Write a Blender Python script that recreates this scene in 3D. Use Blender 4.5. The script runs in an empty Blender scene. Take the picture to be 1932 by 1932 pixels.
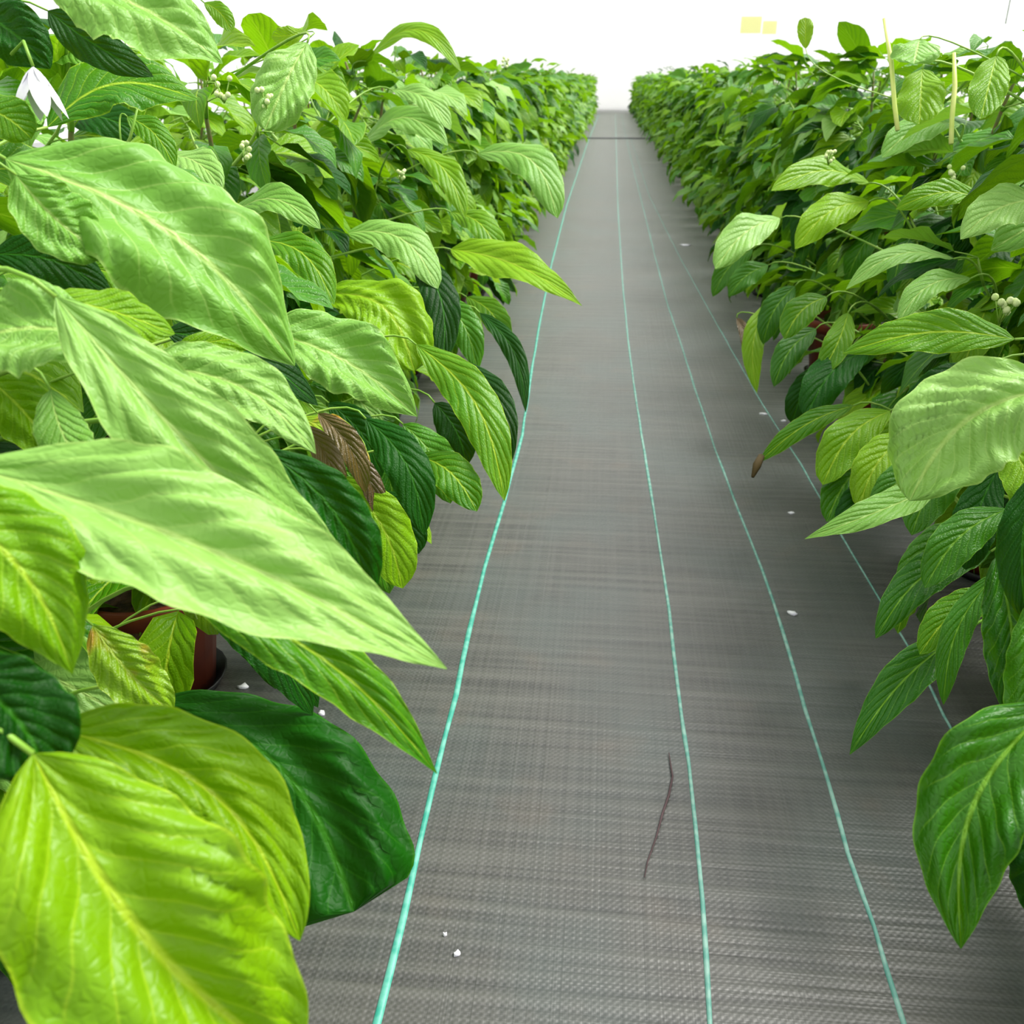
import bpy, math, random, time
import numpy as np
from mathutils import Vector, Matrix

T0 = time.time()
S = bpy.context.scene
R = random.Random(7)
COL = S.collection

# ------------------------------------------------------------------ camera
F = 1750.0
CAM_H = 0.9
TH = math.atan(816 / F)
PS = math.atan(189 * math.cos(TH) / F)
fw = Vector((-math.sin(PS) * math.cos(TH), math.cos(PS) * math.cos(TH), -math.sin(TH)))
rt = Vector((math.cos(PS), math.sin(PS), 0))
up = rt.cross(fw)
CP = Vector((0, 0, CAM_H))
cam_d = bpy.data.cameras.new('camera')
cam_d.sensor_width = 36
cam_d.lens = 36 * F / 1932
cam_d.clip_start = 0.02
cam_d.dof.use_dof = True
cam_d.dof.focus_distance = 1.1
cam_d.dof.aperture_fstop = 11
cam = bpy.data.objects.new('camera', cam_d)
COL.objects.link(cam)
cam.matrix_world = Matrix.Translation(CP) @ Matrix((rt, up, -fw)).transposed().to_4x4()
S.camera = cam

# ------------------------------------------------------------------ world, light, exposure
SKY_STRENGTH = 1.12
SUN_STRENGTH = 5.6
EXPOSURE = 0.3
w = bpy.data.worlds.new('sky'); S.world = w
w.use_nodes = True
bg = w.node_tree.nodes['Background']
bg.inputs[0].default_value = (1.0, 1.0, 0.985, 1)
bg.inputs[1].default_value = SKY_STRENGTH
sd = bpy.data.lights.new('sun', 'SUN'); sd.energy = SUN_STRENGTH; sd.angle = math.radians(26)
sd.color = (1, 0.98, 0.92)
sun = bpy.data.objects.new('sun', sd); COL.objects.link(sun)
sun.rotation_euler = Vector((-0.60, -0.34, -1.0)).to_track_quat('-Z', 'Y').to_euler()
sun.location = (0, 5, 6)
S.view_settings.view_transform = 'Standard'
S.view_settings.look = 'None'
S.view_settings.exposure = EXPOSURE
S.view_settings.gamma = 1
S.view_settings.use_curve_mapping = False
S.cycles.max_bounces = 6
S.cycles.diffuse_bounces = 3
S.cycles.glossy_bounces = 2
S.cycles.transmission_bounces = 4

def ray(x, y): return fw + rt * ((x - 966) / F) - up * ((y - 966) / F)
def at(x, y, z): return CP + ray(x, y) * z
def gnd(x, y, h=0.0):
    d = ray(x, y)
    return CP + d * ((h - CAM_H) / d.z)
def proj(p):
    d = p - CP
    z = d.dot(fw)
    if z < 1e-4: return None
    return (966 + F * d.dot(rt) / z, 966 - F * d.dot(up) / z, z)

# ------------------------------------------------------------------ materials
def mat(name):
    m = bpy.data.materials.new(name); m.use_nodes = True
    nt = m.node_tree
    return m, nt, nt.nodes['Principled BSDF'], nt.nodes['Material Output']
def nd(nt, t, **k):
    n = nt.nodes.new(t)
    for a, b in k.items(): setattr(n, a, b)
    return n
def mth(nt, op, a, b=None, c=None):
    n = nd(nt, 'ShaderNodeMath', operation=op)
    for i, v in enumerate((a, b, c)):
        if v is None: continue
        if hasattr(v, 'is_linked'): nt.links.new(v, n.inputs[i])
        else: n.inputs[i].default_value = v
    return n.outputs[0]
def mixc(nt, fac, a, b, mode='MIX'):
    n = nd(nt, 'ShaderNodeMix', data_type='RGBA', blend_type=mode)
    for i, v in ((0, fac), (6, a), (7, b)):
        if hasattr(v, 'is_linked'): nt.links.new(v, n.inputs[i])
        else: n.inputs[i].default_value = v if i == 0 else (*v, 1)
    return n.outputs[2]
def smooth(nt, x, a, b, lo=0.0, hi=1.0):
    n = nd(nt, 'ShaderNodeMapRange', interpolation_type='SMOOTHSTEP')
    nt.links.new(x, n.inputs[0])
    for i, v in ((1, a), (2, b), (3, lo), (4, hi)): n.inputs[i].default_value = v
    return n.outputs[0]

def leaf_material(name, c0, c1, vein, trans, rough=0.42, spec=0.5, spot=None):
    m, nt, P, out = mat(name)
    L = nt.links.new
    oi = nd(nt, 'ShaderNodeObjectInfo')
    uv = nd(nt, 'ShaderNodeUVMap')
    sp = nd(nt, 'ShaderNodeSeparateXYZ'); L(uv.outputs[0], sp.inputs[0])
    u_ = sp.outputs[0]
    v_ = mth(nt, 'SUBTRACT', sp.outputs[1], 0.5)
    av = mth(nt, 'MULTIPLY', mth(nt, 'ABSOLUTE', v_), 2.0)
    # side veins sweep forward from the midrib
    wob = nd(nt, 'ShaderNodeTexNoise'); wob.inputs['Scale'].default_value = 3.2; wob.inputs['Detail'].default_value = 1
    L(uv.outputs[0], wob.inputs['Vector'])
    wv = mth(nt, 'SUBTRACT', mth(nt, 'MULTIPLY', u_, 8.0), mth(nt, 'MULTIPLY', mth(nt, 'POWER', av, 0.85), 2.9))
    wv = mth(nt, 'ADD', wv, mth(nt, 'MULTIPLY', wob.outputs[0], 0.9))
    fr = mth(nt, 'ABSOLUTE', mth(nt, 'SUBTRACT', mth(nt, 'FRACT', wv), 0.5))   # 0.5 on vein
    side = smooth(nt, fr, 0.43, 0.5)
    side = mth(nt, 'MULTIPLY', side, smooth(nt, av, 0.95, 0.7))
    mid = smooth(nt, av, 0.07, 0.015)
    vm = mth(nt, 'MAXIMUM', mth(nt, 'MULTIPLY', side, 0.45), mid)
    tc = nd(nt, 'ShaderNodeTexCoord')
    nz = nd(nt, 'ShaderNodeTexNoise'); nz.inputs['Scale'].default_value = 9; nz.inputs['Detail'].default_value = 3
    L(tc.outputs['Object'], nz.inputs['Vector'])
    fac = mth(nt, 'MULTIPLY_ADD', oi.outputs['Random'], 0.75, mth(nt, 'MULTIPLY_ADD', nz.outputs[0], 0.9, -0.32))
    n_ = nt.nodes[-1]
    fc = nd(nt, 'ShaderNodeClamp'); L(fac, fc.inputs[0])
    base = mixc(nt, fc.outputs[0], c0, c1)
    if spot:
        s2 = nd(nt, 'ShaderNodeTexNoise'); s2.inputs['Scale'].default_value = 22
        L(tc.outputs['Object'], s2.inputs['Vector'])
        base = mixc(nt, smooth(nt, s2.outputs[0], 0.52, 0.7), base, spot)
    base = mixc(nt, vm, base, vein)
    base = mixc(nt, smooth(nt, av, 0.95, 0.985, 0.0, 0.6), base, vein)
    # fine net of small veins
    vo = nd(nt, 'ShaderNodeTexVoronoi', feature='DISTANCE_TO_EDGE'); vo.inputs['Scale'].default_value = 1
    mp = nd(nt, 'ShaderNodeMapping'); mp.inputs['Scale'].default_value = (34, 17, 1)
    L(uv.outputs[0], mp.inputs[0]); L(mp.outputs[0], vo.inputs['Vector'])
    net = smooth(nt, vo.outputs[0], 0.0, 0.25)
    quilt = smooth(nt, fr, 0.5, 0.1)
    hgt = mth(nt, 'ADD', mth(nt, 'MULTIPLY', quilt, 1.0), mth(nt, 'MULTIPLY', net, 0.22))
    hgt = mth(nt, 'SUBTRACT', hgt, mth(nt, 'MULTIPLY', mid, 0.6))
    bp = nd(nt, 'ShaderNodeBump'); bp.inputs['Strength'].default_value = 0.55; bp.inputs['Distance'].default_value = 0.0022
    L(hgt, bp.inputs['Height'])
    geo = nd(nt, 'ShaderNodeNewGeometry')
    # underside paler, duller
    under = mixc(nt, 0.3, base, (0.13, 0.32, 0.02))
    colr = mixc(nt, geo.outputs['Backfacing'], base, under)
    L(colr, P.inputs['Base Color'])
    P.inputs['Roughness'].default_value = rough
    P.inputs['Specular IOR Level'].default_value = spec
    L(bp.outputs[0], P.inputs['Normal'])
    tr = nd(nt, 'ShaderNodeBsdfTranslucent')
    tcol = mixc(nt, 0.5, colr, (0.30, 0.62, 0.0))
    L(tcol, tr.inputs[0]); L(bp.outputs[0], tr.inputs[1])
    mx = nd(nt, 'ShaderNodeMixShader'); mx.inputs[0].default_value = trans
    L(P.outputs[0], mx.inputs[1]); L(tr.outputs[0], mx.inputs[2])
    L(mx.outputs[0], out.inputs[0])
    return m

M_FRESH = leaf_material('leaf_fresh', (0.026, 0.17, 0.001), (0.22, 0.43, 0.003), (0.36, 0.55, 0.03), 0.34, 0.42, 0.25)
M_PALE = leaf_material('leaf_pale', (0.10, 0.30, 0.012), (0.25, 0.46, 0.095), (0.36, 0.55, 0.13), 0.25, 0.50, 0.4)
M_MID = leaf_material('leaf_deep_green', (0.008, 0.095, 0.001), (0.055, 0.22, 0.001), (0.15, 0.34, 0.02), 0.22, 0.42, 0.3)
M_DARK = leaf_material('leaf_painted_shade', (0.0008, 0.024, 0.0004), (0.004, 0.066, 0.0006), (0.02, 0.12, 0.004), 0.14, 0.5, 0.12)  # shade on leaves such as the big rounded one, painted into the base colour
M_YELL = leaf_material('leaf_yellowish', (0.07, 0.25, 0.001), (0.24, 0.42, 0.001), (0.38, 0.55, 0.02), 0.35, 0.42, 0.3)
M_BROWN = leaf_material('leaf_withered', (0.05, 0.022, 0.005), (0.12, 0.075, 0.008), (0.10, 0.06, 0.012), 0.15)
M_AUT = leaf_material('leaf_blotched', (0.16, 0.36, 0.004), (0.26, 0.42, 0.006), (0.40, 0.55, 0.05), 0.3, spot=(0.5, 0.22, 0.02))

def simple(name, c, rough=0.6, c2=None, scale=30, spec=0.4, bump=0.0):
    m, nt, P, out = mat(name)
    L = nt.links.new
    tc = nd(nt, 'ShaderNodeTexCoord')
    nz = nd(nt, 'ShaderNodeTexNoise'); nz.inputs['Scale'].default_value = scale; nz.inputs['Detail'].default_value = 4
    L(tc.outputs['Object'], nz.inputs['Vector'])
    L(mixc(nt, smooth(nt, nz.outputs[0], 0.35, 0.65), c, c2 or tuple(k * 0.7 for k in c)), P.inputs['Base Color'])
    P.inputs['Roughness'].default_value = rough
    P.inputs['Specular IOR Level'].default_value = spec
    if bump:
        b = nd(nt, 'ShaderNodeBump'); b.inputs['Distance'].default_value = bump
        L(nz.outputs[0], b.inputs['Height']); L(b.outputs[0], P.inputs['Normal'])
    return m
M_STEM = simple('green_stem', (0.17, 0.36, 0.03), 0.5, (0.26, 0.42, 0.06), 40)
M_WOOD = simple('woody_stem', (0.14, 0.10, 0.03), 0.7, (0.10, 0.16, 0.03), 60)
M_CANE = simple('pale_cane', (0.72, 0.78, 0.25), 0.5, (0.58, 0.70, 0.15), 25)
M_POT = simple('terracotta_plastic', (0.24, 0.038, 0.010), 0.5, (0.15, 0.022, 0.007), 12)
M_SAUCER = simple('black_plastic', (0.012, 0.012, 0.014), 0.4)
M_SOIL = simple('peat_soil', (0.045, 0.022, 0.012), 0.95, (0.12, 0.06, 0.03), 60, bump=0.01)
M_WHITE = simple('white_petal', (0.85, 0.85, 0.88), 0.5, (0.72, 0.70, 0.82), 40)
M_BUD = simple('cream_bud', (0.72, 0.80, 0.42), 0.5, (0.55, 0.70, 0.25), 40)
M_TWIG = simple('dried_twig', (0.085, 0.05, 0.055), 0.8)
M_DRIED = simple('dried_tip', (0.07, 0.045, 0.01), 0.8)

def floor_material():
    m, nt, P, out = mat('woven_ground_cloth')
    L = nt.links.new
    tc = nd(nt, 'ShaderNodeTexCoord')
    sp = nd(nt, 'ShaderNodeSeparateXYZ'); L(tc.outputs['Object'], sp.inputs[0])
    X, Y = sp.outputs[0], sp.outputs[1]
    def noise(sx, sy, det=3):
        mp = nd(nt, 'ShaderNodeMapping'); mp.inputs['Scale'].default_value = (sx, sy, 1)
        L(tc.outputs['Object'], mp.inputs[0])
        n = nd(nt, 'ShaderNodeTexNoise'); n.inputs['Scale'].default_value = 1; n.inputs['Detail'].default_value = det
        L(mp.outputs[0], n.inputs['Vector'])
        return n.outputs[0]
    ribs = noise(2.2, 62, 2)            # crosswise tape ridges
    ribs_fine = noise(6, 240, 2)
    longi = noise(150, 1.5, 2)          # lengthwise tapes
    blot = noise(3.5, 2.5, 4)
    wx = mth(nt, 'SINE', mth(nt, 'MULTIPLY', X, 2 * math.pi / 0.0085))
    wy = mth(nt, 'SINE', mth(nt, 'MULTIPLY', Y, 2 * math.pi / 0.0085))
    weave = mth(nt, 'MULTIPLY', wx, wy)
    c = mixc(nt, smooth(nt, ribs, 0.30, 0.72), (0.012, 0.0125, 0.010), (0.052, 0.053, 0.044))
    c = mixc(nt, smooth(nt, longi, 0.42, 0.6, 0.0, 0.30), c, (0.065, 0.064, 0.055))
    c = mixc(nt, smooth(nt, blot, 0.40, 0.65, 0.0, 0.6), c, (0.032, 0.048, 0.044))
    c = mixc(nt, smooth(nt, weave, -0.2, 1.0, 0.0, 0.15), c, (0.012, 0.012, 0.012))
    dirt = nd(nt, 'ShaderNodeTexNoise'); dirt.inputs['Scale'].default_value = 7; dirt.inputs['Detail'].default_value = 5
    L(tc.outputs['Object'], dirt.inputs['Vector'])
    c = mixc(nt, smooth(nt, dirt.outputs[0], 0.55, 0.75, 0.0, 0.4), c, (0.07, 0.052, 0.035))
    L(c, P.inputs['Base Color'])
    P.inputs['Roughness'].default_value = 0.45
    P.inputs['Specular IOR Level'].default_value = 0.9
    P.inputs['Sheen Weight'].default_value = 0.62; P.inputs['Sheen Roughness'].default_value = 0.35
    h = mth(nt, 'ADD', mth(nt, 'MULTIPLY', ribs, 2.2), mth(nt, 'MULTIPLY', weave, 0.12))
    h = mth(nt, 'ADD', h, mth(nt, 'MULTIPLY', ribs_fine, 0.5))
    h = mth(nt, 'ADD', h, mth(nt, 'MULTIPLY', longi, 0.5))
    b = nd(nt, 'ShaderNodeBump'); b.inputs['Distance'].default_value = 0.003; b.inputs['Strength'].default_value = 0.35
    L(h, b.inputs['Height']); L(b.outputs[0], P.inputs['Normal'])
    return m
M_FLOOR = floor_material()
M_LINE = simple('teal_tape', (0.03, 0.27, 0.20), 0.4, (0.11, 0.37, 0.29), 60, 0.5)
M_LINE2 = simple('faded_teal_tape', (0.09, 0.28, 0.23), 0.45, (0.22, 0.40, 0.34), 60, 0.5)

def film_material(name, c, t):
    m, nt, P, out = mat(name)
    L = nt.links.new
    P.inputs['Base Color'].default_value = (*c, 1); P.inputs['Roughness'].default_value = 0.6
    tr = nd(nt, 'ShaderNodeBsdfTranslucent'); tr.inputs[0].default_value = (*c, 1)
    mx = nd(nt, 'ShaderNodeMixShader'); mx.inputs[0].default_value = t
    L(P.outputs[0], mx.inputs[1]); L(tr.outputs[0], mx.inputs[2]); L(mx.outputs[0], out.inputs[0])
    return m
M_FILM = film_material('white_greenhouse_film', (0.98, 0.98, 0.975), 0.6)
M_TRAP = film_material('pale_yellow_card', (0.96, 0.95, 0.60), 0.5)

# ------------------------------------------------------------------ object helpers
def mesh_obj(name, verts, faces, mats, parent=None, uvs=None, midx=None, smoothf=True):
    me = bpy.data.meshes.new(name)
    me.from_pydata([tuple(v) for v in verts], [], faces)
    for m in (mats if isinstance(mats, (list, tuple)) else [mats]): me.materials.append(m)
    if smoothf: me.polygons.foreach_set('use_smooth', [True] * len(me.polygons))
    if midx is not None: me.polygons.foreach_set('material_index', midx)
    if uvs is not None:
        l = me.uv_layers.new(name='UVMap')
        vi = np.empty(len(me.loops), dtype=np.int32); me.loops.foreach_get('vertex_index', vi)
        l.data.foreach_set('uv', np.asarray(uvs, dtype=np.float32)[vi].ravel())
    me.update()
    return link(name, me, parent)
def link(name, me, parent=None):
    o = bpy.data.objects.new(name, me); COL.objects.link(o)
    if parent is not None: o.parent = parent
    return o
def tag(o, label=None, cat=None, group=None, kind=None):
    if label: o['label'] = label
    if cat: o['category'] = cat
    if group: o['group'] = group
    if kind: o['kind'] = kind
    return o

class MB:
    def __init__(s): s.v = []; s.f = []; s.uv = []; s.mi = []
    def tube(s, pts, rad, n=6, mi=0, uv=(0.5, 0.5)):
        pts = [Vector(p) for p in pts]
        b0 = len(s.v)
        prev = None
        for i, p in enumerate(pts):
            t = (pts[min(i + 1, len(pts) - 1)] - pts[max(i - 1, 0)]).normalized()
            a = prev if prev is not None else (Vector((0, 0, 1)) if abs(t.z) < 0.9 else Vector((1, 0, 0)))
            a = (a - t * a.dot(t)).normalized(); prev = a
            b = t.cross(a)
            r = rad[i] if hasattr(rad, '__len__') else rad
            for k in range(n):
                an = 2 * math.pi * k / n
                s.v.append(p + (a * math.cos(an) + b * math.sin(an)) * r); s.uv.append(uv)
        for i in range(len(pts) - 1):
            for k in range(n):
                k2 = (k + 1) % n
                s.f.append((b0 + i * n + k, b0 + i * n + k2, b0 + (i + 1) * n + k2, b0 + (i + 1) * n + k)); s.mi.append(mi)
        s.f.append(tuple(b0 + k for k in reversed(range(n)))); s.mi.append(mi)
        s.f.append(tuple(b0 + (len(pts) - 1) * n + k for k in range(n))); s.mi.append(mi)
    def lathe(s, prof, n=28, c=(0, 0), mi=0):
        b0 = len(s.v)
        for r, z in prof:
            for k in range(n):
                an = 2 * math.pi * k / n
                s.v.append(Vector((c[0] + r * math.cos(an), c[1] + r * math.sin(an), z))); s.uv.append((0, 0))
        for i in range(len(prof) - 1):
            for k in range(n):
                k2 = (k + 1) % n
                s.f.append((b0 + i * n + k, b0 + i * n + k2, b0 + (i + 1) * n + k2, b0 + (i + 1) * n + k)); s.mi.append(mi)
        s.f.append(tuple(b0 + k for k in reversed(range(n)))); s.mi.append(mi)
        s.f.append(tuple(b0 + (len(prof) - 1) * n + k for k in range(n))); s.mi.append(mi)
    def ball(s, c, r, sx=1, sy=1, sz=1, n=8, m=5, mi=0):
        c = Vector(c); b0 = len(s.v)
        for i in range(m + 1):
            th = math.pi * (0.04 + 0.92 * i / m)
            for k in range(n):
                an = 2 * math.pi * k / n
                s.v.append(c + Vector((r * sx * math.sin(th) * math.cos(an), r * sy * math.sin(th) * math.sin(an), r * sz * math.cos(th)))); s.uv.append((0, 0))
        for i in range(m):
            for k in range(n):
                k2 = (k + 1) % n
                s.f.append((b0 + i * n + k, b0 + (i + 1) * n + k, b0 + (i + 1) * n + k2, b0 + i * n + k2)); s.mi.append(mi)
    def build(s, name, mats, parent=None):
        return mesh_obj(name, s.v, s.f, mats, parent, s.uv, s.mi)

# ------------------------------------------------------------------ leaf surface
def leaf_surface(mb, frame, L, W, nu, nv, tipb=1.15, fold=0.10, quilt=0.02, wave=0.02, edge=0.10, rnd=None, mi=0, lobes=8, crease=0.0):
    """frame(t) -> (point, side, normal) along the midrib; adds the blade to mb"""
    rnd = rnd or R
    a = 0.72
    tm = a / (a + tipb)
    nrm = (tm ** a) * ((1 - tm) ** tipb)
    ph = rnd.random() * 6.28; ph2 = rnd.random() * 6.28
    b0 = len(mb.v)
    for i in range(nu + 1):
        t = i / nu
        p, sv, n = frame(t)
        h = (max(t, 1e-5) ** a) * (max(1 - t, 0) ** tipb) / nrm
        h = max(h, 0.012) if 0 < i < nu else 0.008
        hw = W * 0.5 * h
        for j in range(nv + 1):
            s_ = -1 + 2 * j / nv
            as_ = abs(s_)
            z = fold * hw * 2 * (as_ ** 1.1) - edge * hw * 2 * as_ ** 3
            q = abs(math.sin(math.pi * (t * lobes - 2.9 * as_ ** .85 + 0.45 * math.sin(t * 5 + ph + s_ * 2.3)))) * (0.55 + 0.45 * math.sin(ph2 + t * 6 + s_ * 3))
            z += quilt * W * q * as_ * (1 - as_ * 0.75) * 2.2 * h
            z += wave * W * as_ ** 2 * h * math.sin(ph + t * 15 + (2.1 if s_ > 0 else 0)) + 0.6 * wave * W * as_ * math.sin(ph2 + t * 7 + s_ * 2) * h
            z += crease * W * h * math.sin(as_ * 7 + ph2 + t * 4) * min(1, as_ * 3)
            ww = hw * (1 + 0.03 * math.sin(t * 38 + ph * (1 if s_ > 0 else 2)) * as_)
            mb.v.append(p + sv * (s_ * ww) + n * z)
            mb.uv.append((t, 0.5 + s_ * 0.5))
    for i in range(nu):
        for j in range(nv):
            k = b0 + i * (nv + 1) + j
            mb.f.append((k, k + nv + 1, k + nv + 2, k + 1)); mb.mi.append(mi)

def generic_leaf(seed, nu=9, nv=6, kind=0):
    """unit leaf: stalk from the origin along +X, blade drooping; real size ~0.15 m at scale 1"""
    rnd = random.Random(seed)
    L = 0.15; W = L * rnd.uniform(0.37, 0.52); pet = rnd.uniform(0.025, 0.05)
    bend = rnd.uniform(0.5, 1.5); twist = rnd.uniform(-0.4, 0.4); sb = rnd.uniform(-0.3, 0.3)
    pts = []
    x = pet; z = -pet * 0.02; y = 0
    n_ = 40
    for i in range(n_ + 1):
        t = i / n_
        an = -bend * t + 0.15
        yaw = sb * t
        d = Vector((math.cos(an) * math.cos(yaw), math.cos(an) * math.sin(yaw), math.sin(an)))
        pts.append((Vector((x, y, z)), d))
        x += d.x * L / n_; y += d.y * L / n_; z += d.z * L / n_
    def frame(t):
        p, d = pts[min(n_, int(round(t * n_)))]
        sv = Vector((0, 0, 1)).cross(d).normalized()
        n = d.cross(sv).normalized()
        c, s = math.cos(twist * t), math.sin(twist * t)
        return p, sv * c + n * s, n * c - sv * s
    mb = MB()
    mb.tube([(0, 0, 0), (pet * .5, 0, 0.001), (pet, 0, -pet * 0.02)], [0.0017, 0.0014, 0.0011], 4, 1)
    leaf_surface(mb, frame, L, W, nu, nv, tipb=rnd.uniform(0.85, 1.3), fold=rnd.uniform(0.0, 0.35), quilt=0.05, wave=0.09, rnd=rnd)
    return mb

def mb_mesh(mb, name, mats):
    o = mesh_obj(name, mb.v, mb.f, mats, None, mb.uv, mb.mi)
    me = o.data; bpy.data.objects.remove(o)
    return me
LEAF_MESH = {}
NV = 9
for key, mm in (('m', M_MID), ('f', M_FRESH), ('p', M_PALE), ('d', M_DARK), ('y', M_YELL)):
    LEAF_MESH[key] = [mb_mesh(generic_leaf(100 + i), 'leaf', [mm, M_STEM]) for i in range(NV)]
LOW = []
for i in range(8):
    g = generic_leaf(300 + i, 5, 4)
    LOW.append((np.array([tuple(v) for v in g.v]), g.f, g.uv, g.mi))

# ------------------------------------------------------------------ setting
mb = MB()
mb.v = [Vector(p) for p in ((-9, -3, 0), (9, -3, 0), (9, 36, 0), (-9, 36, 0), (-9, -3, -0.05), (9, -3, -0.05), (9, 36, -0.05), (-9, 36, -0.05))]
mb.f = [(0, 1, 2, 3), (7, 6, 5, 4), (0, 4, 5, 1), (1, 5, 6, 2), (2, 6, 7, 3), (3, 7, 4, 0)]
mb.uv = [(0, 0)] * 8; mb.mi = [0] * 6
floor = mesh_obj('floor', mb.v, mb.f, M_FLOOR, None, None, None, False)
tag(floor, 'grey woven ground cloth with lengthwise green tapes', kind='structure')

def line(px, width, m, label):
    pts = [gnd(x, y, 0.0) for x, y in px]
    # resample
    out = []
    for a, b in zip(pts[:-1], pts[1:]):
        n = max(2, int((b - a).length / 0.12))
        n = min(n, 40)
        for k in range(n): out.append(a.lerp(b, k / n))
    out.append(pts[-1])
    rr = random.Random(len(px))
    v = []; f = []
    for i, p in enumerate(out):
        d = (out[min(i + 1, len(out) - 1)] - out[max(i - 1, 0)]).normalized()
        s = Vector((d.y, -d.x, 0)); hw = width / 2 * rr.uniform(0.8, 1.2)
        j = s * rr.uniform(-0.0008, 0.0008)
        for (k, h) in ((-1, 0.0), (-0.7, 0.0022), (0.7, 0.0022), (1, 0.0)):
            v.append(p + j + s * hw * k + Vector((0, 0, h)))
    for i in range(len(out) - 1):
        for k in range(3):
            a = i * 4 + k; f.append((a, a + 1, a + 5, a + 4))
    o = mesh_obj('guide_tape', v, f, m, floor)
    o['label'] = label
line([(700, 1980), (712, 1932), (760, 1730), (820, 1470), (860, 1310), (885, 1190), (915, 1070), (950, 950), (985, 820), (1003, 700), (1018, 610), (1040, 500), (1068, 390), (1108, 270), (1130, 215)], 0.0080, M_LINE, 'bright teal tape nearest the tall left-hand leaves')
line([(1344, 1980), (1340, 1932), (1325, 1700), (1300, 1440), (1285, 1350), (1262, 1150), (1235, 970), (1215, 850), (1195, 720), (1185, 640), (1175, 540), (1166, 400), (1163, 300), (1161, 215)], 0.0062, M_LINE2, 'pale teal tape down the middle of the path')
line([(1722, 1980), (1705, 1932), (1650, 1750), (1600, 1610), (1560, 1470), (1520, 1340), (1480, 1200), (1440, 1080), (1395, 970), (1350, 850), (1310, 730), (1285, 650), (1258, 570), (1235, 480), (1213, 390), (1188, 290), (1172, 215)], 0.0058, M_LINE2, 'thin teal tape right of the middle one')
line([(1925, 1610), (1850, 1475), (1780, 1350), (1740, 1265), (1670, 1150), (1605, 1040), (1510, 875), (1440, 765), (1360, 625), (1285, 490), (1225, 370), (1190, 260)], 0.0040, M_LINE2, 'faint thin tape half hidden by the right-hand leaves')

def box(name, lo, hi, m, parent=None):
    x0, y0, z0 = lo; x1, y1, z1 = hi
    v = [(x0, y0, z0), (x1, y0, z0), (x1, y1, z0), (x0, y1, z0), (x0, y0, z1), (x1, y0, z1), (x1, y1, z1), (x0, y1, z1)]
    return mesh_obj(name, v, [(0, 3, 2, 1), (4, 5, 6, 7), (0, 1, 5, 4), (1, 2, 6, 5), (2, 3, 7, 6), (3, 0, 4, 7)], m, parent, None, None, False)
tag(box('wall_back', (-9, 33.0, 0), (9, 33.05, 9), M_FILM), 'bright white greenhouse film at the end of the path', kind='structure')
g1 = gnd(1160, 262).y
M_STRIP = simple('dark_seam', (0.05, 0.05, 0.06), 0.6)
tag(box('trim_1', (-0.55, g1, 0.0), (0.75, g1 + 0.22, 0.012), M_STRIP), 'dark seam lying across the far path', kind='structure')

# ------------------------------------------------------------------ plants: where they stand
PX = {'L': [-0.66, -1.14, -1.62], 'R': [0.80, 1.28, 1.76]}
DY = 0.44
def plant_spots():
    out = []
    for side in 'LR':
        for row in range(3):
            ymax = (31.5, 31.5, 10.5)[row]
            y0 = (1.20 if side == 'L' else 1.30) + (0.22 if row == 1 else 0)
            k = -3
            if row: k = -2
            while y0 + k * DY < ymax:
                out.append((side, row, PX[side][row] + R.uniform(-.03, .03), y0 + k * DY + R.uniform(-.03, .03)))
                k += 1
    return out
SPOTS = plant_spots()

pot_mb = MB()
pot_mb.lathe([(0.075, 0.004), (0.078, 0.004), (0.100, 0.165), (0.109, 0.167), (0.112, 0.198), (0.106, 0.200), (0.100, 0.192), (0.098, 0.150)], 24)
POT = mb_mesh(pot_mb, 'pot', [M_POT])
s_mb = MB(); s_mb.lathe([(0.085, 0.0), (0.098, 0.022), (0.094, 0.022), (0.080, 0.003)], 24)
SAUCER = mb_mesh(s_mb, 'saucer', [M_SAUCER])
so = MB()
so.lathe([(0.099, 0.14), (0.0995, 0.176), (0.07, 0.182), (0.03, 0.186), (0.006, 0.188)], 24)
SOIL = mb_mesh(so, 'soil', [M_SOIL])

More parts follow.
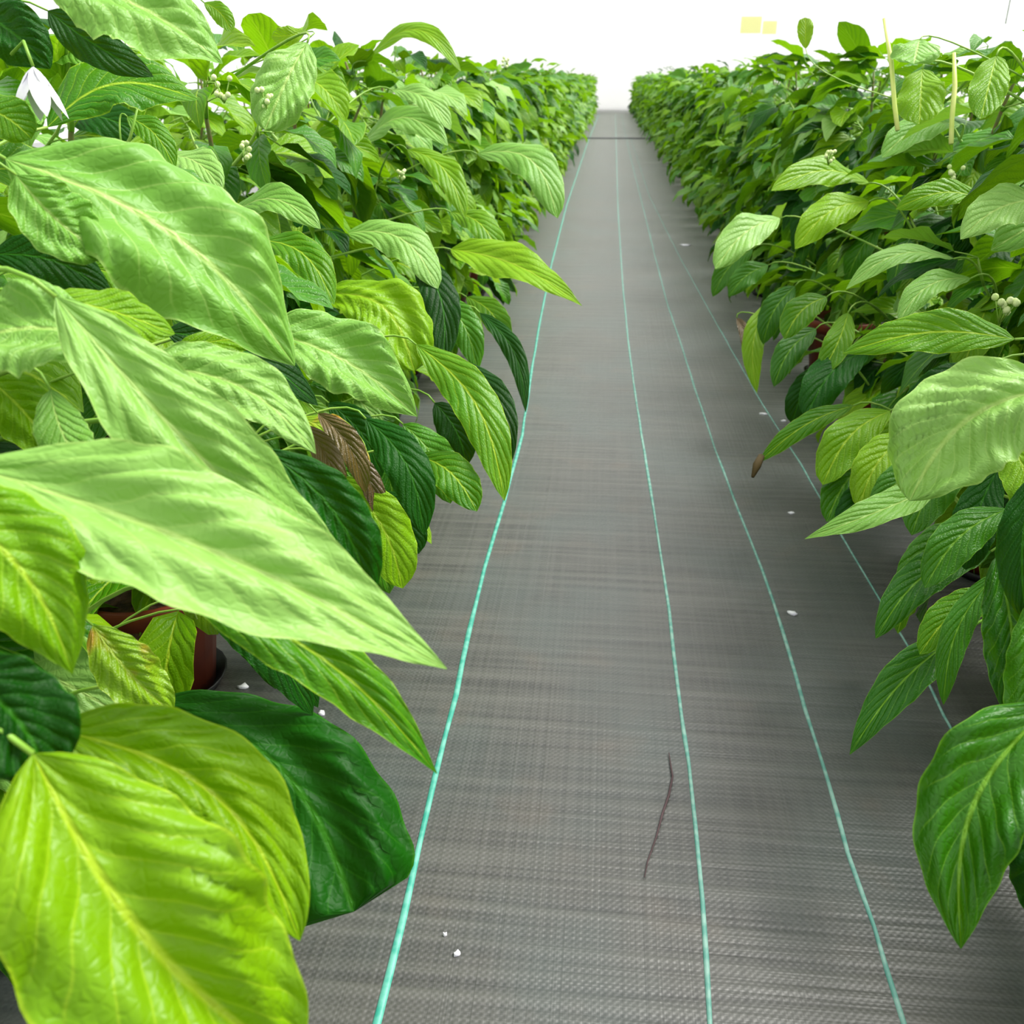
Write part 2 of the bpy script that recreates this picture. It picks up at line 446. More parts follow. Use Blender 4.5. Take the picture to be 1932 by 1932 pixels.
LOWN = []
def make_stem(seed):
    rnd = random.Random(seed)
    mb = MB(); nodes = []
    H = 1.0
    tr = [Vector((0, 0, 0.16))]
    for i in range(1, 9):
        t = i / 8
        tr.append(Vector((rnd.uniform(-.012, .012) * i ** .5, rnd.uniform(-.012, .012) * i ** .5, 0.16 + t * (H - 0.22))))
    mb.tube(tr, [0.0085 - 0.0055 * i / 8 for i in range(9)], 7, 0)
    for i in range(1, 9):
        for f_ in (0, .5): nodes.append(tr[i].lerp(tr[i - 1], f_))
    for b in range(11):
        i = 1 + b * 7 // 11
        p = tr[i]; az = b * 2.4 + rnd.uniform(-.4, .4)
        ln = rnd.uniform(0.10, 0.20) * (1.05 - 0.3 * i / 8)
        pts = [p]
        for k in range(1, 5):
            t = k / 4
            rr_ = ln * (1 - (1 - t) ** 1.4) * 0.75
            pts.append(p + Vector((math.cos(az) * rr_, math.sin(az) * rr_, ln * 0.9 * t ** 1.2)))
            nodes.append(pts[-1]); nodes.append(pts[-1].lerp(pts[-2], .5))
        mb.tube(pts, [0.0045, 0.0038, 0.0031, 0.0024, 0.0014], 5, 1)
    low = []
    for b in range(7):
        az = b * 0.9 + rnd.uniform(-.3, .3); p = tr[1]; ln = rnd.uniform(0.13, 0.19)
        pts = [p] + [p + Vector((math.cos(az) * ln * t, math.sin(az) * ln * t, 0.07 * math.sin(math.pi * t) - 0.05 * t * t)) for t in (.3, .6, .85, 1)]
        low += pts[2:]
        mb.tube(pts, [0.004, 0.0034, 0.0028, 0.0022, 0.0014], 5, 1)
    LOWN.append(low)
    nodes += low
    return mb_mesh(mb, 'stem', [M_WOOD, M_STEM]), nodes
STEMS = [make_stem(900 + i) for i in range(7)]

# ------------------------------------------------------------------ hero leaves, measured one by one
# (base x, y, depth, tip x, y, depth, width px, n_up (0 faces the lens .. 1 faces the sky), arch, sideways bow, look, tip shape, fold)
HERO = [
 # --- left bank, nearest
 (62, 1422, .44, 565, 2010, .47, 540, .25, .05, -.08, 'y', .75, .22),
 (100, 1375, .50, 566, 1775, .52, 270, .35, .06, .16, 'y', .85, .22),
 (-110, 1260, .44, 95, 1470, .45, 260, .35, .10, .10, 'd', .55, .1),
 (-130, 930, .45, 137, 1272, .48, 300, .45, .04, .10, 'f', 1.1, .1),
 (-60, 878, .49, 843, 1262, .55, 300, .45, .04, .02, 'p', 1.05, .2),
 (330, 1105, .57, 825, 1460, .60, 150, .4, .04, .08, 'f', 1.0, .15),
 (105, 560, .57, 690, 1150, .65, 225, .45, .06, -.05, 'p', .8, .15),
 (270, 690, .68, 596, 856, .70, 150, .5, .04, .15, 'p', 1.0, .1),
 (500, 850, .66, 700, 1135, .68, 140, .3, .05, .12, 'd', .7, .1),
 (200, 640, .60, -140, 700, .58, 190, .5, .10, -.12, 'p', .9, .1),
 (95, 735, .64, 150, 880, .62, 120, .3, .08, -.05, 'p', .35, .05),
 (285, 1325, .86, 668, 1720, .80, 370, .1, .03, .16, 'd', .20, .05),
 (375, 1130, .84, 590, 1350, .86, 110, .3, .05, .1, 'd', .8, .1),
 (175, 1180, .78, 325, 1345, .80, 135, .3, .06, -.05, 'a', .7, .1),
 (10, 300, .70, 556, 690, .78, 310, .5, .07, .10, 'p', .9, .08),
 (310, 625, .90, 600, 765, .96, 110, .5, .05, .1, 'd', .9, .1),
 (500, 625, 1.02, 787, 786, 1.05, 165, .5, .06, .06, 'p', 1.0, .2),
 (330, 660, .80, 560, 650, .84, 60, .5, .05, .05, 'f', .9, .1),
 (90, 240, .95, 375, 188, 1.0, 120, .55, .09, .20, 'f', .8, .1),
 (40, -60, .75, 420, 120, .82, 175, .55, .06, .06, 'p', .8, .1),
 (90, 20, .9, 290, 145, .92, 90, .2, .05, -.05, 'd', .9, .1),
 (-60, 10, .85, 95, 130, .86, 130, .3, .05, .05, 'd', .8, .1),
 (-50, 200, .8, 60, 262, .82, 100, .3, .08, .1, 'f', .6, .1),
 (30, 330, .66, 200, 480, .70, 150, .4, .05, -.1, 'p', .7, .1),
 (-20, 480, .75, 210, 560, .78, 110, .35, .08, .12, 'd', .8, .1),
 (160, 500, .80, 330, 600, .80, 80, .4, .08, .05, 'f', .7, .1),
 (100, 560, .62, 330, 630, .66, 90, .5, .05, .0, 'f', .8, .1),
 (-40, 700, .72, 110, 870, .74, 140, .3, .08, .05, 'f', .8, .1),
 (580, 80, 1.35, 500, 245, 1.3, 130, .3, .08, .0, 'p', .5, .05),
 (385, 5, 1.3, 437, 60, 1.3, 42, .2, .05, .12, 'y', .6, .1),
 (575, 60, 1.5, 512, 68, 1.5, 42, .3, .1, .1, 'y', .6, .1),
 (410, 432, 1.4, 605, 432, 1.35, 66, .5, .15, .22, 'p', .8, .1),
 (478, 452, 1.45, 630, 575, 1.4, 78, .5, .12, .14, 'f', .8, .1),
 (650, 440, 1.7, 826, 545, 1.65, 84, .5, .12, .18, 'p', .7, .05),
 (610, 555, 1.55, 782, 700, 1.5, 150, .4, .14, .2, 'f', .55, .05),
 (672, 285, 2.2, 845, 275, 2.1, 62, .5, .15, .26, 'p', .8, .1),
 (768, 282, 2.2, 878, 412, 2.1, 60, .5, .12, .1, 'f', .8, .1),
 (900, 290, 2.4, 1052, 412, 2.3, 85, .45, .15, .2, 'p', .7, .05),
 (850, 470, 2.1, 1098, 577, 1.95, 84, .5, .05, .05, 'f', 1.2, .15),
 (785, 650, 1.45, 952, 945, 1.35, 100, .2, .06, .12, 'y', .8, .1),
 (855, 680, 1.6, 962, 880, 1.5, 66, .2, .06, .15, 'd', .8, .1),
 (905, 590, 1.9, 992, 778, 1.8, 44, .2, .06, .12, 'd', .9, .1),
 (690, 790, 1.35, 800, 1010, 1.3, 100, .2, .08, .12, 'd', .8, .1),
 (780, 480, 1.7, 835, 690, 1.6, 80, .1, .05, .12, 'd', .8, .1),
 (690, 115, 2.2, 870, 135, 2.1, 42, .4, .15, .28, 'f', .8, .1),
 (740, 170, 2.1, 850, 245, 2.05, 50, .5, .12, .1, 'p', .7, .1),
 (850, 400, 2.2, 950, 500, 2.1, 60, .4, .12, .1, 'f', .7, .1),
 (790, 860, 1.4, 900, 965, 1.35, 90, .3, .1, .1, 'f', .7, .1),
 (640, 900, 1.2, 760, 1110, 1.2, 120, .2, .1, .1, 'f', .6, .1),
 (560, 790, 1.25, 700, 900, 1.2, 70, .3, .1, .1, 'a', .8, .1),
 (300, 300, 1.3, 420, 360, 1.25, 70, .5, .12, .1, 'p', .8, .1),
 (240, 220, 1.2, 330, 320, 1.2, 60, .4, .12, .1, 'f', .8, .1),
 # --- right bank
 (1915, 640, 1.08, 1590, 667, 1.12, 92, .35, .05, -.08, 'f', .9, .12),
 (2010, 725, .86, 1716, 945, .90, 265, .35, .08, -.16, 'p', .7, .08),
 (1760, 920, 1.2, 1518, 1017, 1.15, 72, .4, .08, .05, 'p', 1.1, .2),
 (1472, 412, 2.2, 1350, 508, 2.1, 76, .35, .08, -.08, 'p', .7, .1),
 (1975, 375, 1.2, 1812, 452, 1.2, 92, .4, .06, -.12, 'p', .9, .1),
 (1800, 488, 1.6, 1596, 546, 1.55, 46, .5, .1, -.12, 'p', .9, .1),
 (1832, 525, 1.55, 1695, 606, 1.5, 60, .5, .1, -.12, 'p', .8, .1),
 (1812, 235, 1.9, 1664, 298, 1.85, 62, .45, .1, -.1, 'p', .7, .1),
 (1870, 690, 1.3, 1700, 835, 1.28, 110, .1, .05, -.1, 'd', .7, .1),
 (1610, 765, 1.75, 1432, 872, 1.7, 48, .3, .08, -.05, 'f', .8, .1),
 (1680, 775, 1.55, 1552, 915, 1.5, 95, .3, .1, -.1, 'f', .6, .1),
 (1720, 820, 1.45, 1620, 960, 1.4, 95, .3, .1, -.1, 'f', .7, .1),
 (1885, 880, 1.15, 1822, 1075, 1.12, 105, .1, .06, -.05, 'd', .55, .1),
 (1870, 1040, 1.2, 1652, 1205, 1.15, 95, .3, .08, -.12, 'm', .8, .1),
 (1830, 1185, 1.08, 1603, 1424, 1.05, 100, .35, .05, -.06, 'm', .95, .15),
 (1880, 1050, .98, 1905, 1350, .95, 130, .2, .06, .05, 'm', .7, .1),
 (1950, 900, .95, 1935, 1170, .93, 120, .2, .06, -.05, 'd', .7, .1),
 (1985, 1330, .70, 1813, 1790, .68, 270, .25, .07, -.14, 'm', .95, .2),
 (1970, 1480, .80, 1990, 1760, .78, 190, .25, .07, .0, 'd', .62, .12),
 (1850, 372, 1.4, 1690, 395, 1.4, 60, .3, .08, -.1, 'f', .8, .1),
 (1520, 92, 2.0, 1519, 33, 2.0, 36, .1, .03, 0, 'y', .4, .05),
 (1735, 75, 1.5, 1725, 120, 1.45, 110, .5, .05, 0, 'p', .4, .05),
 (1740, 130, 1.55, 1735, 235, 1.5, 105, .1, .05, 0, 'f', .5, .1),
 (1880, 105, 1.5, 1850, 225, 1.45, 85, .1, .05, 0, 'f', .6, .1),
 (1640, 345, 2.0, 1455, 360, 1.9, 62, .4, .08, -.1, 'f', .8, .1),
 (1560, 560, 2.0, 1480, 640, 1.95, 66, .35, .08, -.1, 'f', .7, .1),
 (1640, 380, 1.9, 1500, 470, 1.85, 76, .35, .1, -.1, 'f', .8, .1),
 (1600, 590, 1.9, 1540, 720, 1.85, 60, .3, .08, .05, 'f', .8, .1),
 (1880, 1080, 1.02, 1780, 1330, 1.0, 70, .3, .06, -.1, 'm', .8, .1),
 (1900, 820, 1.05, 1950, 1000, 1.0, 110, .3, .08, .05, 'f', .8, .1),
 (1640, 660, 1.9, 1520, 790, 1.8, 90, .2, .08, -.1, 'd', .6, .1),
 (1450, 570, 2.5, 1428, 742, 2.4, 50, .2, .05, -.1, 'f', .9, .1),
 (1900, 960, 1.1, 1745, 1110, 1.08, 100, .2, .08, -.1, 'm', .7, .1),
 (1880, 1120, 1.06, 1735, 1235, 1.04, 90, .2, .08, -.1, 'f', .7, .1),
 (1860, 990, 1.25, 1690, 1130, 1.2, 90, .2, .08, -.1, 'm', .7, .1),
 (1960, 1120, .92, 1920, 1400, .9, 140, .2, .08, .05, 'm', .7, .1),
 (1830, 860, 1.3, 1720, 1010, 1.25, 110, .2, .08, -.1, 'm', .7, .1),
 (1700, 900, 1.45, 1580, 1010, 1.4, 80, .2, .08, -.1, 'd', .7, .1),
 (600, 780, 1.1, 690, 930, 1.1, 60, .3, .12, .1, 'b', .8, .2),
 (570, 800, 1.05, 640, 960, 1.05, 60, .3, .12, .1, 'b', .8, .2),
 (650, 850, 1.2, 720, 990, 1.2, 50, .3, .12, .1, 'b', .8, .2),
 (1390, 600, 2.7, 1405, 680, 2.65, 26, .3, .12, .1, 'b', .8, .2),
 (1500, 540, 2.4, 1440, 650, 2.4, 60, .3, .08, -.1, 'm', .8, .1),
 (1540, 620, 2.2, 1460, 730, 2.15, 60, .3, .08, -.1, 'm', .8, .1),
 (1560, 690, 2.1, 1495, 800, 2.1, 64, .2, .08, -.1, 'd', .6, .1),
 (1450, 500, 2.7, 1375, 560, 2.7, 50, .3, .08, -.1, 'm', .8, .1),
 (1420, 470, 2.9, 1345, 560, 2.9, 50, .3, .08, -.1, 'm', .8, .1),
 (1660, 860, 1.55, 1560, 985, 1.5, 90, .2, .08, -.1, 'm', .7, .1),
 (1790, 880, 1.4, 1640, 960, 1.38, 80, .3, .08, -.1, 'm', .8, .1),
 (1700, 780, 1.6, 1660, 900, 1.6, 80, .2, .08, -.1, 'f', .7, .1),
 (620, 760, 1.5, 720, 900, 1.5, 80, .2, .08, .1, 'd', .8, .1),
 (600, 860, 1.45, 700, 960, 1.4, 80, .2, .08, .1, 'm', .8, .1),
 (640, 980, 1.3, 735, 1120, 1.3, 80, .2, .08, .1, 'm', .7, .1),
 (700, 930, 1.45, 790, 1045, 1.42, 90, .2, .08, .1, 'd', .6, .1),
 (620, 1010, 1.2, 700, 1130, 1.2, 80, .2, .08, .1, 'd', .7, .1),
 (720, 1000, 1.5, 770, 1080, 1.5, 70, .2, .08, .1, 'f', .7, .1),
 (760, 800, 1.5, 850, 950, 1.48, 90, .2, .08, .1, 'm', .7, .1),
 (700, 820, 1.6, 740, 960, 1.6, 100, .2, .08, .1, 'm', .7, .1),
 (830, 560, 1.9, 900, 700, 1.85, 70, .2, .08, .1, 'm', .8, .1),
 (880, 560, 2.1, 960, 660, 2.0, 60, .3, .08, .1, 'f', .8, .1),
 (820, 760, 1.6, 880, 880, 1.6, 80, .2, .08, .1, 'd', .8, .1),
 (400, 1150, 1.0, 520, 1300, 1.0, 70, .2, .08, .1, 'd', .8, .1),
 (450, 1180, .9, 600, 1335, .9, 90, .2, .08, .1, 'd', .8, .1),
]
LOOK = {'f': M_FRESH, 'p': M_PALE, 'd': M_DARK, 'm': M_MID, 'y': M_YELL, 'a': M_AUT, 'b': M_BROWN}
HN = len(HERO)
hz = []   # occlusion samples: pixel, radius, depth
def hero_leaf(spec, seed):
    bx, by, zb, tx, ty, zt, wpx, nup, arch, side, look, tipb, fold = spec
    P0, P1 = at(bx, by, zb), at(tx, ty, zt)
    ax = P1 - P0; L = ax.length; axn = ax.normalized()
    mid = (P0 + P1) / 2
    want = (CP - mid).normalized() * (1 - nup) + Vector((0, 0, 1)) * nup
    n = (want - axn * want.dot(axn)).normalized()
    sv = n.cross(axn).normalized()
    if sv.dot(-axn.cross(CP - mid)) < 0: pass
    # image-space "up side" for the bow: keep sign such that positive bows towards the top of the picture
    zm = (zb + zt) / 2
    a, b = proj(mid), proj(mid + sv * 0.01)
    ex, ey = (tx - bx), (ty - by); el = math.hypot(ex, ey)
    perp = abs((b[0] - a[0]) * (-ey / el) + (b[1] - a[1]) * (ex / el)) / 0.01
    W = 0.86 * min(wpx / max(perp, 250), L * 1.3)
    upsign = 1 if (b[1] - a[1]) < 0 else -1
    def cpt(t): return P0.lerp(P1, t) + n * (arch * L * math.sin(math.pi * t)) + sv * (upsign * abs(side) * (1 if side * (1 if ex > 0 else -1) > 0 else -1) * L * math.sin(math.pi * t) * 0.9)
    def frame(t):
        d = (cpt(min(t + .02, 1)) - cpt(max(t - .02, 0))).normalized()
        s2 = (sv - d * sv.dot(d)).normalized()
        return cpt(t), s2, d.cross(s2) * (1 if d.cross(s2).dot(n) > 0 else -1)
    big = wpx > 120
    rnd = random.Random(seed)
    # make the mesh local to the leaf base
    mb = MB()
    leaf_surface(mb, frame, L, W, 40 if big else 18, 24 if big else 10, tipb=tipb, fold=fold, quilt=rnd.uniform(0.10, 0.16) if big else 0.075, crease=0.05 if big else 0.01,
                 wave=0.075, edge=0.10, rnd=rnd, lobes=8)
    # outward normals towards n
    i = len(mb.f) // 2
    q = [mb.v[k] for k in mb.f[i]]
    if (q[1] - q[0]).cross(q[2] - q[1]).dot(n) < 0: mb.f = [tuple(reversed(f)) for f in mb.f]
    for k in range(9):
        t = (k + .5) / 9
        p = cpt(t); pp = proj(p)
        if pp: hz.append((pp[0], pp[1], wpx * 0.46 * math.sin(math.pi * min(1, t * .9 + .08)) ** .8, pp[2]))
    return mb, P0, axn, n, L, look

heroes = [(hero_leaf(s, 5000 + i), s) for i, s in enumerate(HERO)]
HZ = np.array(hz)

# ------------------------------------------------------------------ where foliage may show (the path and the sky stay clear)
def inside(poly, x, y):
    c = False; j = len(poly) - 1
    for i in range(len(poly)):
        xi, yi = poly[i]; xj, yj = poly[j]
        if (yi > y) != (yj > y) and x < (xj - xi) * (y - yi) / (yj - yi) + xi: c = not c
        j = i
    return c
PATH = [(1140, 165), (1136, 215), (1112, 260), (1098, 330), (1062, 400), (1038, 480), (1030, 540), (985, 610), (975, 680), (985, 790), (925, 800), (940, 950), (800, 955),
        (785, 1050), (720, 1130), (600, 1200), (480, 1240), (395, 1235), (350, 1350), (560, 1340), (640, 1500), (640, 1720), (555, 1760), (560, 2400), (1940, 2400), (1940, 1560), (1840, 1500),
        (1720, 1440), (1700, 1290), (1650, 1210), (1660, 1120), (1560, 1030), (1540, 960), (1540, 860), (1440, 800), (1415, 700), (1400, 610),
        (1345, 590), (1330, 545), (1275, 455), (1220, 345), (1205, 255), (1185, 165)]
SKY = [(360, -400), (375, -10), (430, 60), (480, 60), (520, 75), (600, 55), (660, 70), (720, 90), (830, 95), (890, 130), (950, 125), (1040, 155), (1135, 172), (1140, 215),
       (1190, 215), (1185, 168), (1250, 142), (1320, 125), (1400, 108), (1500, 98), (1600, 75), (1680, 62), (1800, 95), (1860, 75), (1940, 70), (1940, -400)]
def allowed(p0, p1, slack=0.0):
    for t in (0.15, 0.45, 0.75, 1.0):
        q = proj(p0.lerp(p1, t))
        if q is None: continue
        x, y, z = q
        if not (-250 < x < 2180 and -250 < y < 2180): continue
        if z < 0.60: return False
        if inside(PATH, x, y): return False
        if y < 240 and inside(SKY, x, y): return False
        m = (HZ[:, 3] > z - 0.03)
        if m.any():
            h = HZ[m]
            if (((h[:, 0] - x) ** 2 + (h[:, 1] - y) ** 2) < (h[:, 2] + 0.25 * 0.07 * F / z) ** 2).any(): return False
    return True

ORD = ['nearest', 'second', 'third', 'fourth', 'fifth', 'sixth', 'seventh', 'eighth', 'ninth', 'tenth', 'eleventh', 'twelfth']
plants = []

def leaf_matrix(rnd, base, az, el, roll, s):
    dx = Vector((math.cos(az) * math.cos(el), math.sin(az) * math.cos(el), math.sin(el)))
    sy = Vector((0, 0, 1)).cross(dx).normalized()
    nz = dx.cross(sy)
    c, s_ = math.cos(roll), math.sin(roll)
    y2 = sy * c + nz * s_; z2 = nz * c - sy * s_
    m = Matrix((dx * s, y2 * s, z2 * s)).transposed().to_4x4()
    m.translation = base
    return m

def sample_leaf(rnd, nodes, side, row):
    nd_ = nodes[rnd.randrange(len(nodes))]
    zf = (nd_.z - 0.2) / 0.8
    out_az = math.atan2(nd_.y, nd_.x) if math.hypot(nd_.x, nd_.y) > 0.02 else rnd.uniform(-math.pi, math.pi)
    path_az = 0.0 if side == 'L' else math.pi
    if rnd.random() < (0.62 if row == 0 else 0.4): az = path_az - (0.35 if side == 'L' else -0.35) + rnd.gauss(0, 0.75)
    else: az = out_az + rnd.gauss(0, 0.6)
    if nd_.z < 0.24: el = rnd.uniform(-1.0, -0.1)
    elif zf > 0.8: el = rnd.uniform(-0.45, 0.85)
    else: el = rnd.uniform(-0.95, 0.10) + zf * 0.25
    roll = rnd.gauss(0, 0.35)
    s = rnd.uniform(0.75, 1.35) * (0.72 if zf > 0.9 else 1.0)
    if row == 0 and zf < 0.35: s *= 0.95
    return nd_, az, el, roll, s

FOL = {}
def foliage_mesh(side, row, v, dense):
    """joined leaves of one far plant"""
    k = (side, row > 0, v, dense)
    if k in FOL: return FOL[k]
    rnd = random.Random(hash((side == 'L', row > 0, v, dense)) & 0xffff)
    nodes = STEMS[v % len(STEMS)][1]
    V = []; Fc = []; UV = []; MI = []
    off = 0
    for i in range(dense):
        nd_, az, el, roll, s = sample_leaf(rnd, nodes, side, row)
        m = np.array(leaf_matrix(rnd, nd_, az, el, roll, s))
        lv, lf, luv, lmi = LOW[rnd.randrange(len(LOW))]
        vv = lv @ m[:3, :3].T + m[:3, 3]
        if vv[:, 2].min() < 0.01: continue
        V.append(vv); Fc += [tuple(x + off for x in f) for f in lf]; UV += luv
        look = rnd.choices((0, 1, 2, 3, 5), (4, 1.4, 1.2, 2.2, 3.4))[0]
        MI += [4 if q == 1 else look for q in lmi]
        off += len(lv)
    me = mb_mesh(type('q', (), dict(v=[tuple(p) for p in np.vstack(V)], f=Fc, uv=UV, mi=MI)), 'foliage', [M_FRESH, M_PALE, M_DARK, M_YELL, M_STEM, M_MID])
    FOL[k] = me
    return me

count = 0
for si, (side, row, x, y) in enumerate(SPOTS):
    rnd = random.Random(4000 + si)
    root = bpy.data.objects.new('potted_plant', None); COL.objects.link(root)
    root.location = (x, y, 0)
    sc = rnd.uniform(0.97, 1.07)
    v = rnd.randrange(len(STEMS))
    link('saucer', SAUCER, root); link('pot', POT, root); link('soil', SOIL, root)
    st = link('stem', STEMS[v][0], root)
    plants.append(dict(side=side, row=row, x=x, y=y, root=root, nodes=STEMS[v][1], v=v))
    dist = math.hypot(x, y)
    nleaf = 0; stuff = 0
    if row == 0:
        if y < 5.2: nleaf = 125
        elif y < 13: nleaf = 60; stuff = 80
        else: stuff = 105
    elif row == 1:
        if y < 6.0: nleaf = 84
        else: stuff = 60
    else:
        if y < 4.4: nleaf = 70
        else: stuff = 50
    if y < 0.1: nleaf = min(nleaf, 40)
    for i in range(nleaf):
        for _try in range(4):
            nd_, az, el, roll, s = sample_leaf(rnd, STEMS[v][1], side, row)
            base = Vector((x, y, 0)) + nd_
            tip = base + Vector((math.cos(az) * math.cos(el - .35), math.sin(az) * math.cos(el - .35), math.sin(el - .35))) * 0.17 * s
            if tip.z > 0.02 and allowed(base, tip): break
        else: continue
        key = rnd.choices('fpdym', (4.5, 1.3, 1.2, 2.4, 3.4) if side == 'L' else (3.4, 0.9, 1.8, 0.7, 5.6))[0]  # right bank draws more dark leaves: its shade is put into leaf colour
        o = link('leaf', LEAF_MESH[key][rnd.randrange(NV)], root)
        o.matrix_basis = leaf_matrix(rnd, nd_, az, el, roll, s)
        count += 1
    if stuff:
        o = link('foliage', foliage_mesh(side, row, v, stuff), root)
        o['kind'] = 'stuff'
        o.rotation_euler.z = rnd.uniform(-.3, .3)

# hero leaves go to the nearest plant and hang on a stalk from its stem
def nearest(p):
    best = min(plants, key=lambda q: (q['x'] - p.x) ** 2 + (q['y'] - p.y) ** 2)
    return best
for (mb, P0, axn, n, L, look), spec in heroes:
    pl = nearest(P0)
    root = pl['root']; O = Vector((pl['x'], pl['y'], 0))
    a = min((O + q for q in pl['nodes']), key=lambda q: (q - P0).length + abs(q.z - P0.z + 0.08))
    # stalk
    ctrl = P0 - axn * min(0.07, (P0 - a).length * 0.5)
    pts = []
    for k in range(9):
        t = k / 8
        pts.append(a * (1 - t) ** 2 + ctrl * (2 * t * (1 - t)) + P0 * t * t)
    d = min(1.0, (P0 - CP).length)
    mb.tube(pts, [0.0026 * (1 - .4 * k / 8) * (0.6 + .4 * (1 if L > .12 else 0)) for k in range(9)], 6, 1)
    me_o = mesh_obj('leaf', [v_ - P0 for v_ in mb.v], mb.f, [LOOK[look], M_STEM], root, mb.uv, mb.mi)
    me_o.location = P0 - O
    if look == 'b': me_o['label'] = 'withered brown leaf'
    if look == 'a': me_o['label'] = 'yellow-green leaf with orange blotches'

print('leaves', count, 'objects', len(bpy.data.objects), 'time', round(time.time() - T0, 1))

# ------------------------------------------------------------------ stakes, buds, flower as parts of plants
def part_on(p, name, mb, mats, label=None):
    pl = nearest(p); O = Vector((pl['x'], pl['y'], 0))
    mb.v = [v_ - O for v_ in mb.v]
    o = mb.build(name, mats, pl['root'])
    if label: o['label'] = label
    return pl
for (x0, y0, x1, y1, z, r) in ((1668, 35, 1688, 200, 1.5, .0036), (1800, 100, 1796, 225, 1.5, .004)):
    a, b = at(x0, y0, z), at(x1, y1, z)
    c = nearest(b)
    mb = MB(); mb.tube([a, a.lerp(b, .5) + rt * .003, b, b + (b - a).normalized() * 0.04], [r * .7, r, r, r], 8)
    part_on(b, 'shoot', mb, M_CANE, 'pale yellow-green upright shoot')
def bud_cluster(px, py, z, s=1.0):
    c = at(px, py, z); rr = random.Random(int(px)); mb = MB()
    for k in range(9):
        q = c + Vector((rr.uniform(-1, 1), rr.uniform(-1, 1), rr.uniform(-1.3, 1.3))) * 0.010 * s
        mb.ball(q, 0.0042 * s, n=6, m=4)
        mb.tube([q, c + Vector((0, 0, -0.02 * s))], 0.0009, 4, 1)
    part_on(c, 'bud_cluster', mb, [M_BUD, M_STEM])
for q in ((1892, 578, 1.3, 1.3), (1565, 292, 1.9, 1.0), (500, 185, 1.3, 1.0), (420, 165, 1.3, 1.0), (460, 285, 1.4, 1), (755, 330, 2.0, 1.0), (955, 118, 2.6, 1), (1800, 330, 1.6, 1)): bud_cluster(*q)
# white flower
fc = at(62, 125, .82); fmb = MB()
for k in range(6):
    an = k * math.tau / 6
    fmb_p = fc
    dirv = (rt * math.cos(an) * .6 + fw * math.sin(an) * .6 - Vector((0, 0, 1)) * 0.9).normalized()
    sd_ = dirv.cross(Vector((0, 0, 1))).normalized()
    def fr(t, d=dirv, s=sd_): return fc + d * 0.042 * t + Vector((0, 0, -.008 * t * t)), s, s.cross(d)
    leaf_surface(fmb, fr, .03, .016, 8, 4, tipb=.8, fold=.1, quilt=0, wave=.02, rnd=R)
fmb.tube([fc, fc + Vector((-.01, .01, .02)), fc + Vector((-.03, .02, .01))], .0016, 5, 1)
part_on(fc, 'flower', fmb, [M_WHITE, M_STEM], 'white drooping flower')
# dried curl at a leaf tip
mb = MB(); mb.tube([at(1437, 860, 1.7), at(1428, 878, 1.69), at(1420, 900, 1.68)], [.006, .008, .003], 6)
part_on(at(1600, 765, 1.75), 'dried_tip', mb, M_DRIED, 'shrivelled brown leaf tip')

# ------------------------------------------------------------------ labels
HL = {
 ('L', 0, 0): None,
}
sides = {'L': 'left of the path', 'R': 'right of the path'}
def lab(pl, k):
    side, row = pl['side'], pl['row']
    vis = k
    return vis
for side in 'LR':
    for row in range(3):
        seq = sorted([p for p in plants if p['side'] == side and p['row'] == row], key=lambda p: p['y'])
        for p in seq:
            q = proj(Vector((p['x'], p['y'], .6)))
            p['k'] = None
        n = 0
        for p in seq:
            o = p['root']
            tag(o, cat='plant')
            if row == 0 and p['y'] > 0 and n < 10:
                p['k'] = n; n += 1
            sd_ = sides[side]
            if row == 0 and p['k'] is not None: continue
            if row == 0 and p['y'] <= 0:
                o['label'] = 'potted plant %s, its pot beside the camera' % sd_
                o['group'] = 'plants beside the camera ' + sd_
            elif row == 0:
                zone = 'halfway down the path' if p['y'] < 13 else 'at the far end by the white wall'
                o['label'] = 'distant plant, front row %s, %s' % (sd_, zone)
                o['group'] = 'front row plants %s, %s' % (sd_, zone)
            elif row == 1 and 0 < p['y'] < 5.2:
                o['label'] = 'leafy plant in second row %s, just behind the %s front-row plant' % (sd_, ORD[max(0, int(round((p['y'] - .8) / DY)))])
                o['group'] = 'second row plants %s, close up' % sd_
            elif row == 1:
                zone = 'beside the camera' if p['y'] < 4 else ('midway' if p['y'] < 13 else 'far off')
                o['label'] = 'leafy plant in second row %s, %s' % (sd_, zone)
                o['group'] = 'second row plants %s, %s' % (sd_, zone)
            else:
                o['label'] = 'leafy green plant in the third row %s' % sd_
                o['group'] = 'third row plants ' + sd_
NAMED = {
 'L': ['plant with huge yellow-green leaves and long ribbed pale leaf in the lower left corner',
       'plant with smooth broad pale leaves and one big dark rounded leaf over the cloth',
       'plant in red-brown pot under the pale leaves, yellow-green leaf hanging to the bright tape',
       'plant with rounded mottled leaf and dark curled leaf beside the bright teal tape',
       'plant whose pointed leaf juts farthest over the path from the left row',
       'plant with arched pale leaves just beyond the jutting pointed leaf, left row',
       'seventh plant up the left front row, past the arched pale leaves'],
 'R': ['plant with large deep green leaf hanging at the lower right corner',
       'plant with broad pale leaf at the right edge and pointed leaves hanging below it',
       'plant with long horizontal pointed leaf over a dark gap, right row',
       'plant with shrivelled brown leaf tip over the cloth and pale upright shoots, right row',
       'plant with pale oval leaf at path edge and round leaf above the skyline',
       'plant with yellow-green leaf hanging onto the faint tape, right row'],
}
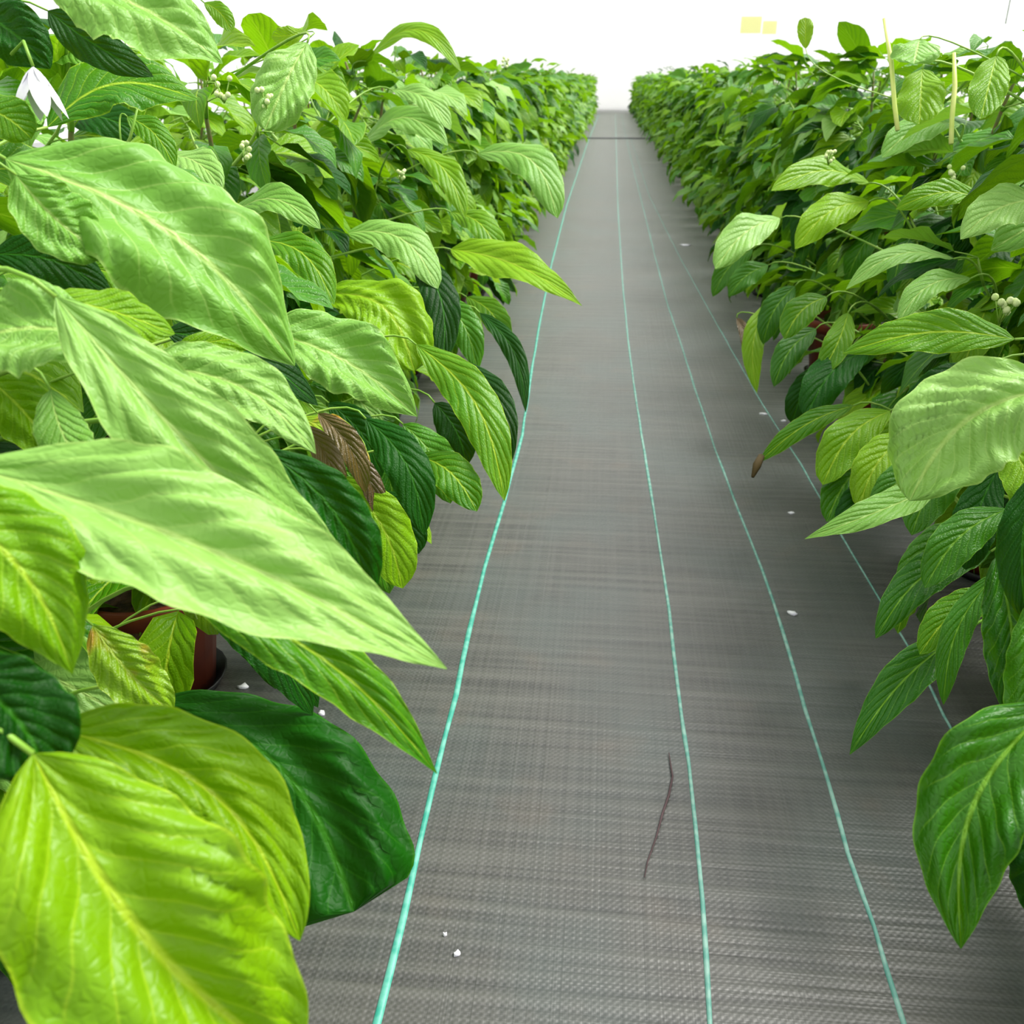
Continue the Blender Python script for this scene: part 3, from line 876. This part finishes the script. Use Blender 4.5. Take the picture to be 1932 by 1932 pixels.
for side in 'LR':
    seq = [p for p in sorted(plants, key=lambda p: p['y']) if p['side'] == side and p.get('k') is not None]
    nm = NAMED[side]
    for p in seq:
        k = p['k']
        p['root']['label'] = nm[k] if k < len(nm) else '%s plant up the front row %s, counted from the camera' % (ORD[k], sides[side])
        p['root']['group'] = 'front row plants ' + sides[side] + ', near'

# ------------------------------------------------------------------ litter on the cloth
def fleck(px, py, size, label, seed):
    c = gnd(px, py); rr = random.Random(seed)
    z = (c - CP).dot(fw); r = size / F * z * 0.5
    mb = MB(); n = 9
    v = [Vector((0, 0, 0.0045))]; 
    for k in range(n):
        an = k * math.tau / n; q = r * rr.uniform(.55, 1.15)
        v.append(Vector((q * math.cos(an), q * math.sin(an) * .8, rr.uniform(0.001, .005))))
    for k in range(n):
        v.append(Vector((v[1 + k].x * .9, v[1 + k].y * .9, 0.0)))
    f = [(0, 1 + k, 1 + (k + 1) % n) for k in range(n)] + [(1 + k, 1 + n + k, 1 + n + (k + 1) % n, 1 + (k + 1) % n) for k in range(n)]
    o = mesh_obj('petal', v, f, M_WHITE)
    o.location = c
    tag(o, label, 'petal', 'white petals fallen on the ground cloth')
for i, (px, py, s, l) in enumerate([
    (862, 1801, 17, 'white petal lying near the bottom, right of the bright tape'),
    (1495, 1158, 19, 'cream petal beside the thin right-hand tape at mid height'),
    (1493, 969, 13, 'tiny white petal on shaded cloth below the right-hand plants'),
    (1293, 463, 24, 'bright white petal far up the right edge of the path'),
    (1440, 782, 16, 'white petal on the faint tape under the right-hand row'),
    (1818, 1481, 18, 'white petal beside the drooping leaf at the lower right edge'),
    (458, 1297, 22, 'white petal seen through the gap beside the red-brown pot'),
    (608, 1347, 17, 'white petal at the edge of the long lower leaf'),
    (840, 1765, 8, 'tiny white speck of petal above the one near the bottom'),
    (1478, 795, 10, 'small pale petal beside the faint tape under the right-hand row')]):
    fleck(px, py, s, l, 50 + i)
mb = MB()
mb.tube([gnd(x, y, 0.003) for x, y in ((1262, 1420), (1269, 1465), (1262, 1500), (1250, 1535), (1238, 1580), (1222, 1625), (1216, 1655))], [.0006, .0015, .0018, .0016, .0012, .0010, .0006], 6)
tag(mb.build('twig', M_TWIG), 'thin dark dried twig lying beside the middle tape', 'twig')

# ------------------------------------------------------------------ yellow sticky traps on wires
def trap(px, py, z, wpx, hpx, label):
    c = at(px, py, z); W = wpx / F * z; Hh = hpx / F * z
    root = bpy.data.objects.new('sticky_trap', None); COL.objects.link(root); root.location = c
    tag(root, label, 'insect trap', 'yellow sticky traps hung over the rows')
    b = box('card', (-W / 2, -.002, -Hh / 2), (W / 2, .002, Hh / 2), M_TRAP, root)
    m = MB(); m.tube([(0, 0, Hh / 2 - .01), (0, 0, 3.2 - c.z)], .0015, 5)
    m.build('hanging_wire', M_WHITE, root)
trap(1417, 47, 13.0, 38, 28, 'pale yellow sticky card hanging above the right row, the larger one')
trap(1452, 52, 13.4, 26, 22, 'pale yellow sticky card hanging just beside the larger one')
mb = MB()
p = at(1897, 45, 3.2)
mb.tube([p, Vector((p.x, p.y, 3.2))], .0022, 6)
tag(mb.build('support_wire', simple('grey_wire', (.8, .8, .86), .4)), 'thin grey wire hanging at the top right corner', 'wire')
print('objects', len(bpy.data.objects), 'time', round(time.time() - T0, 1))
